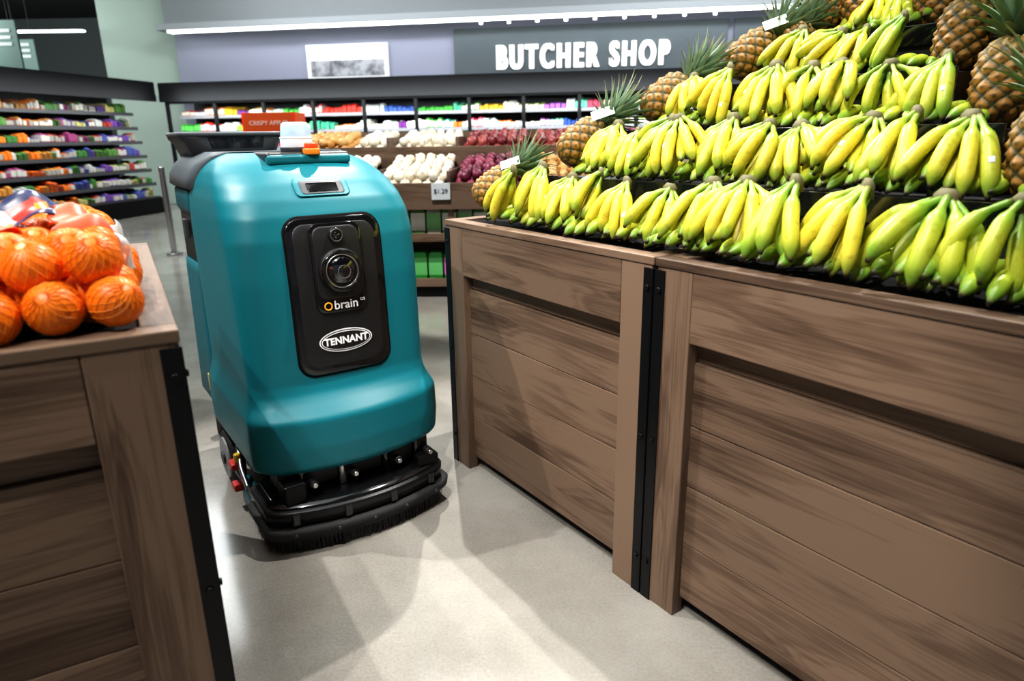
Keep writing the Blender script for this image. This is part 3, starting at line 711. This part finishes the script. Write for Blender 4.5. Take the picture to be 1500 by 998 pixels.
for z,cols in ((.13,[(.35,.04,.25),(.03,.32,.05),(.03,.28,.04),(.03,.30,.05)]),(.50,[(.5,.52,.42),(.12,.30,.10),(.5,.5,.42),(.12,.34,.10)])):
    x=bx0+.06; i=0
    while x<bx1-.1:
        col=cols[(i+(0 if z<.3 else 0))%4]; its.append((x+.06,.10,z+.12,.115,.07,.22,col,tuple(min(1,c*1.5+.1) for c in cols[(i+1)%4]))); its.append((x+.06,.22,z+.12,.115,.07,.22,col,col)); x+=.13; i+=1
packs('snack_bags',its,OD)

PS=empty('promo_stand',(-2.62,8.1,0))
box('table_top',-.5,.6,-.4,.4,1.24,1.30,blackmatte,PS,.01)
for x in (-.45,.5):
    for y in (-.35,.3): box('leg',x,x+.05,y,y+.05,0,1.24,blackmetal,PS,.004)
box('shelf',-.45,.55,-.35,.35,.5,.54,blackmatte,PS,.005)
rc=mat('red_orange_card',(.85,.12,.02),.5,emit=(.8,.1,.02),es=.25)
box('crate_front',-.28,.30,-.3,-.28,1.30,1.56,rc,PS,.003); box('crate_side_a',-.28,-.26,-.3,.1,1.30,1.56,rc,PS,.003); box('crate_side_b',.28,.30,-.3,.1,1.30,1.56,rc,PS,.003); box('crate_back',-.28,.3,.08,.1,1.3,1.56,rc,PS,.003)
text('crate_text','CRISPY APPLES',.065,(.01,-.302,1.45),(math.pi/2,0,0),mat('crate_text_white',(.8,.8,.7),.5,emit=(1,1,.9),es=.2),PS,.002)
pile('apples',-.25,.27,-.27,.07,1.42,0,.04,[(.6,.05,.03),(.7,.2,.05)],PS,77,2)
for x,y in ((-3.95,8.0),(-4.35,9.6)):
    e=empty('metal_bollard',(x,y,0)); cyl('post',(0,0,.5),.035,1.0,chrome,e,bevel=.01); cyl('foot',(0,0,.01),.09,.02,chrome,e,bevel=.004)

# ------------------------------------------------------------ lights
def area(name,loc,size,en,tgt=None,col=(1,1,1),sy=None):
    l=D.lights.new(name,'AREA'); l.size=size; l.energy=en; l.color=col
    if sy: l.shape='RECTANGLE'; l.size_y=sy
    o=D.objects.new(name,l); o.location=loc
    if tgt: o.rotation_euler=(Vector(tgt)-Vector(loc)).to_track_quat('-Z','Y').to_euler()
    return link(o)
def spot(name,loc,tgt,en,ang=50,blend=.2,r=.025,col=(1,.97,.93)):
    l=D.lights.new(name,'SPOT'); l.energy=en; l.spot_size=math.radians(ang); l.spot_blend=blend; l.shadow_soft_size=r; l.color=col
    o=D.objects.new(name,l); o.location=loc; o.rotation_euler=(Vector(tgt)-Vector(loc)).to_track_quat('-Z','Y').to_euler(); return link(o)
spot('track_spotlight',(-1.2,-.6,4.1),(-.45,2.2,.5),320,46)
spot('track_spotlight',(-.5,4.6,4.1),(-.1,1.5,0),760,48)
spot('track_spotlight',(-2.6,2.6,4.1),(.1,1.2,0),500,50)
spot('track_spotlight',(-.6,.6,4.1),(.9,1.9,1.1),370,55)
spot('track_spotlight',(1.15,2.6,4.1),(.2,1.4,.6),480,75)
spot('track_spotlight',(-2.0,.0,4.1),(-.8,1.3,1),230,40)
spot('track_spotlight',(-1.0,3.9,4.1),(-.3,6.1,1),680,60)
area('ceiling_fill_light',(-1,1.5,4.2),2.5,30)  # unseen soft area fills, added under the ceiling to lift the room
area('ceiling_fill_light',(-4.5,8,4.2),3,270,col=(.95,1,1))
area('ceiling_fill_light',(2,8.5,4.2),3,170,col=(.95,1,1))
area('ceiling_fill_light',(-10,11.5,4.2),3,310,tgt=(-9,18,2.5),col=(.9,1,.98))  # added fills, tilted to brighten the column and rear walls
area('ceiling_fill_light',(-3,11.2,4.2),5,180,tgt=(-2,14,2.6),col=(.9,.95,1),sy=.5)
area('ceiling_fill_light',(3,10.2,4.2),5,180,tgt=(3.2,12.8,2.6),col=(.9,.95,1),sy=.5)
w=D.worlds.new('world'); S.world=w; w.use_nodes=True; w.node_tree.nodes['Background'].inputs[0].default_value=(.8,.88,1,1); w.node_tree.nodes['Background'].inputs[1].default_value=.20

# ------------------------------------------------------------ camera
cam=D.cameras.new('camera'); cam.lens=24; cam.sensor_width=36; cam.clip_start=.02
co=D.objects.new('camera',cam); link(co); S.camera=co
th=math.atan(.3); Rv=Vector((1,0,0)); U=Vector((0,math.sin(th),math.cos(th)))
Rc=(Rv-.015*U).normalized(); Uc=(U+.015*Rv).normalized(); B=Rc.cross(Uc)
M=Matrix((Rc,Uc,B)).transposed().to_4x4(); M.translation=Vector((0,0,1.28)); co.matrix_world=M
cam.dof.use_dof=True; cam.dof.focus_distance=2.15; cam.dof.aperture_fstop=3.0
S.view_settings.view_transform='Standard'; S.view_settings.exposure=0
try: S.view_settings.look='Medium High Contrast'
except Exception: pass
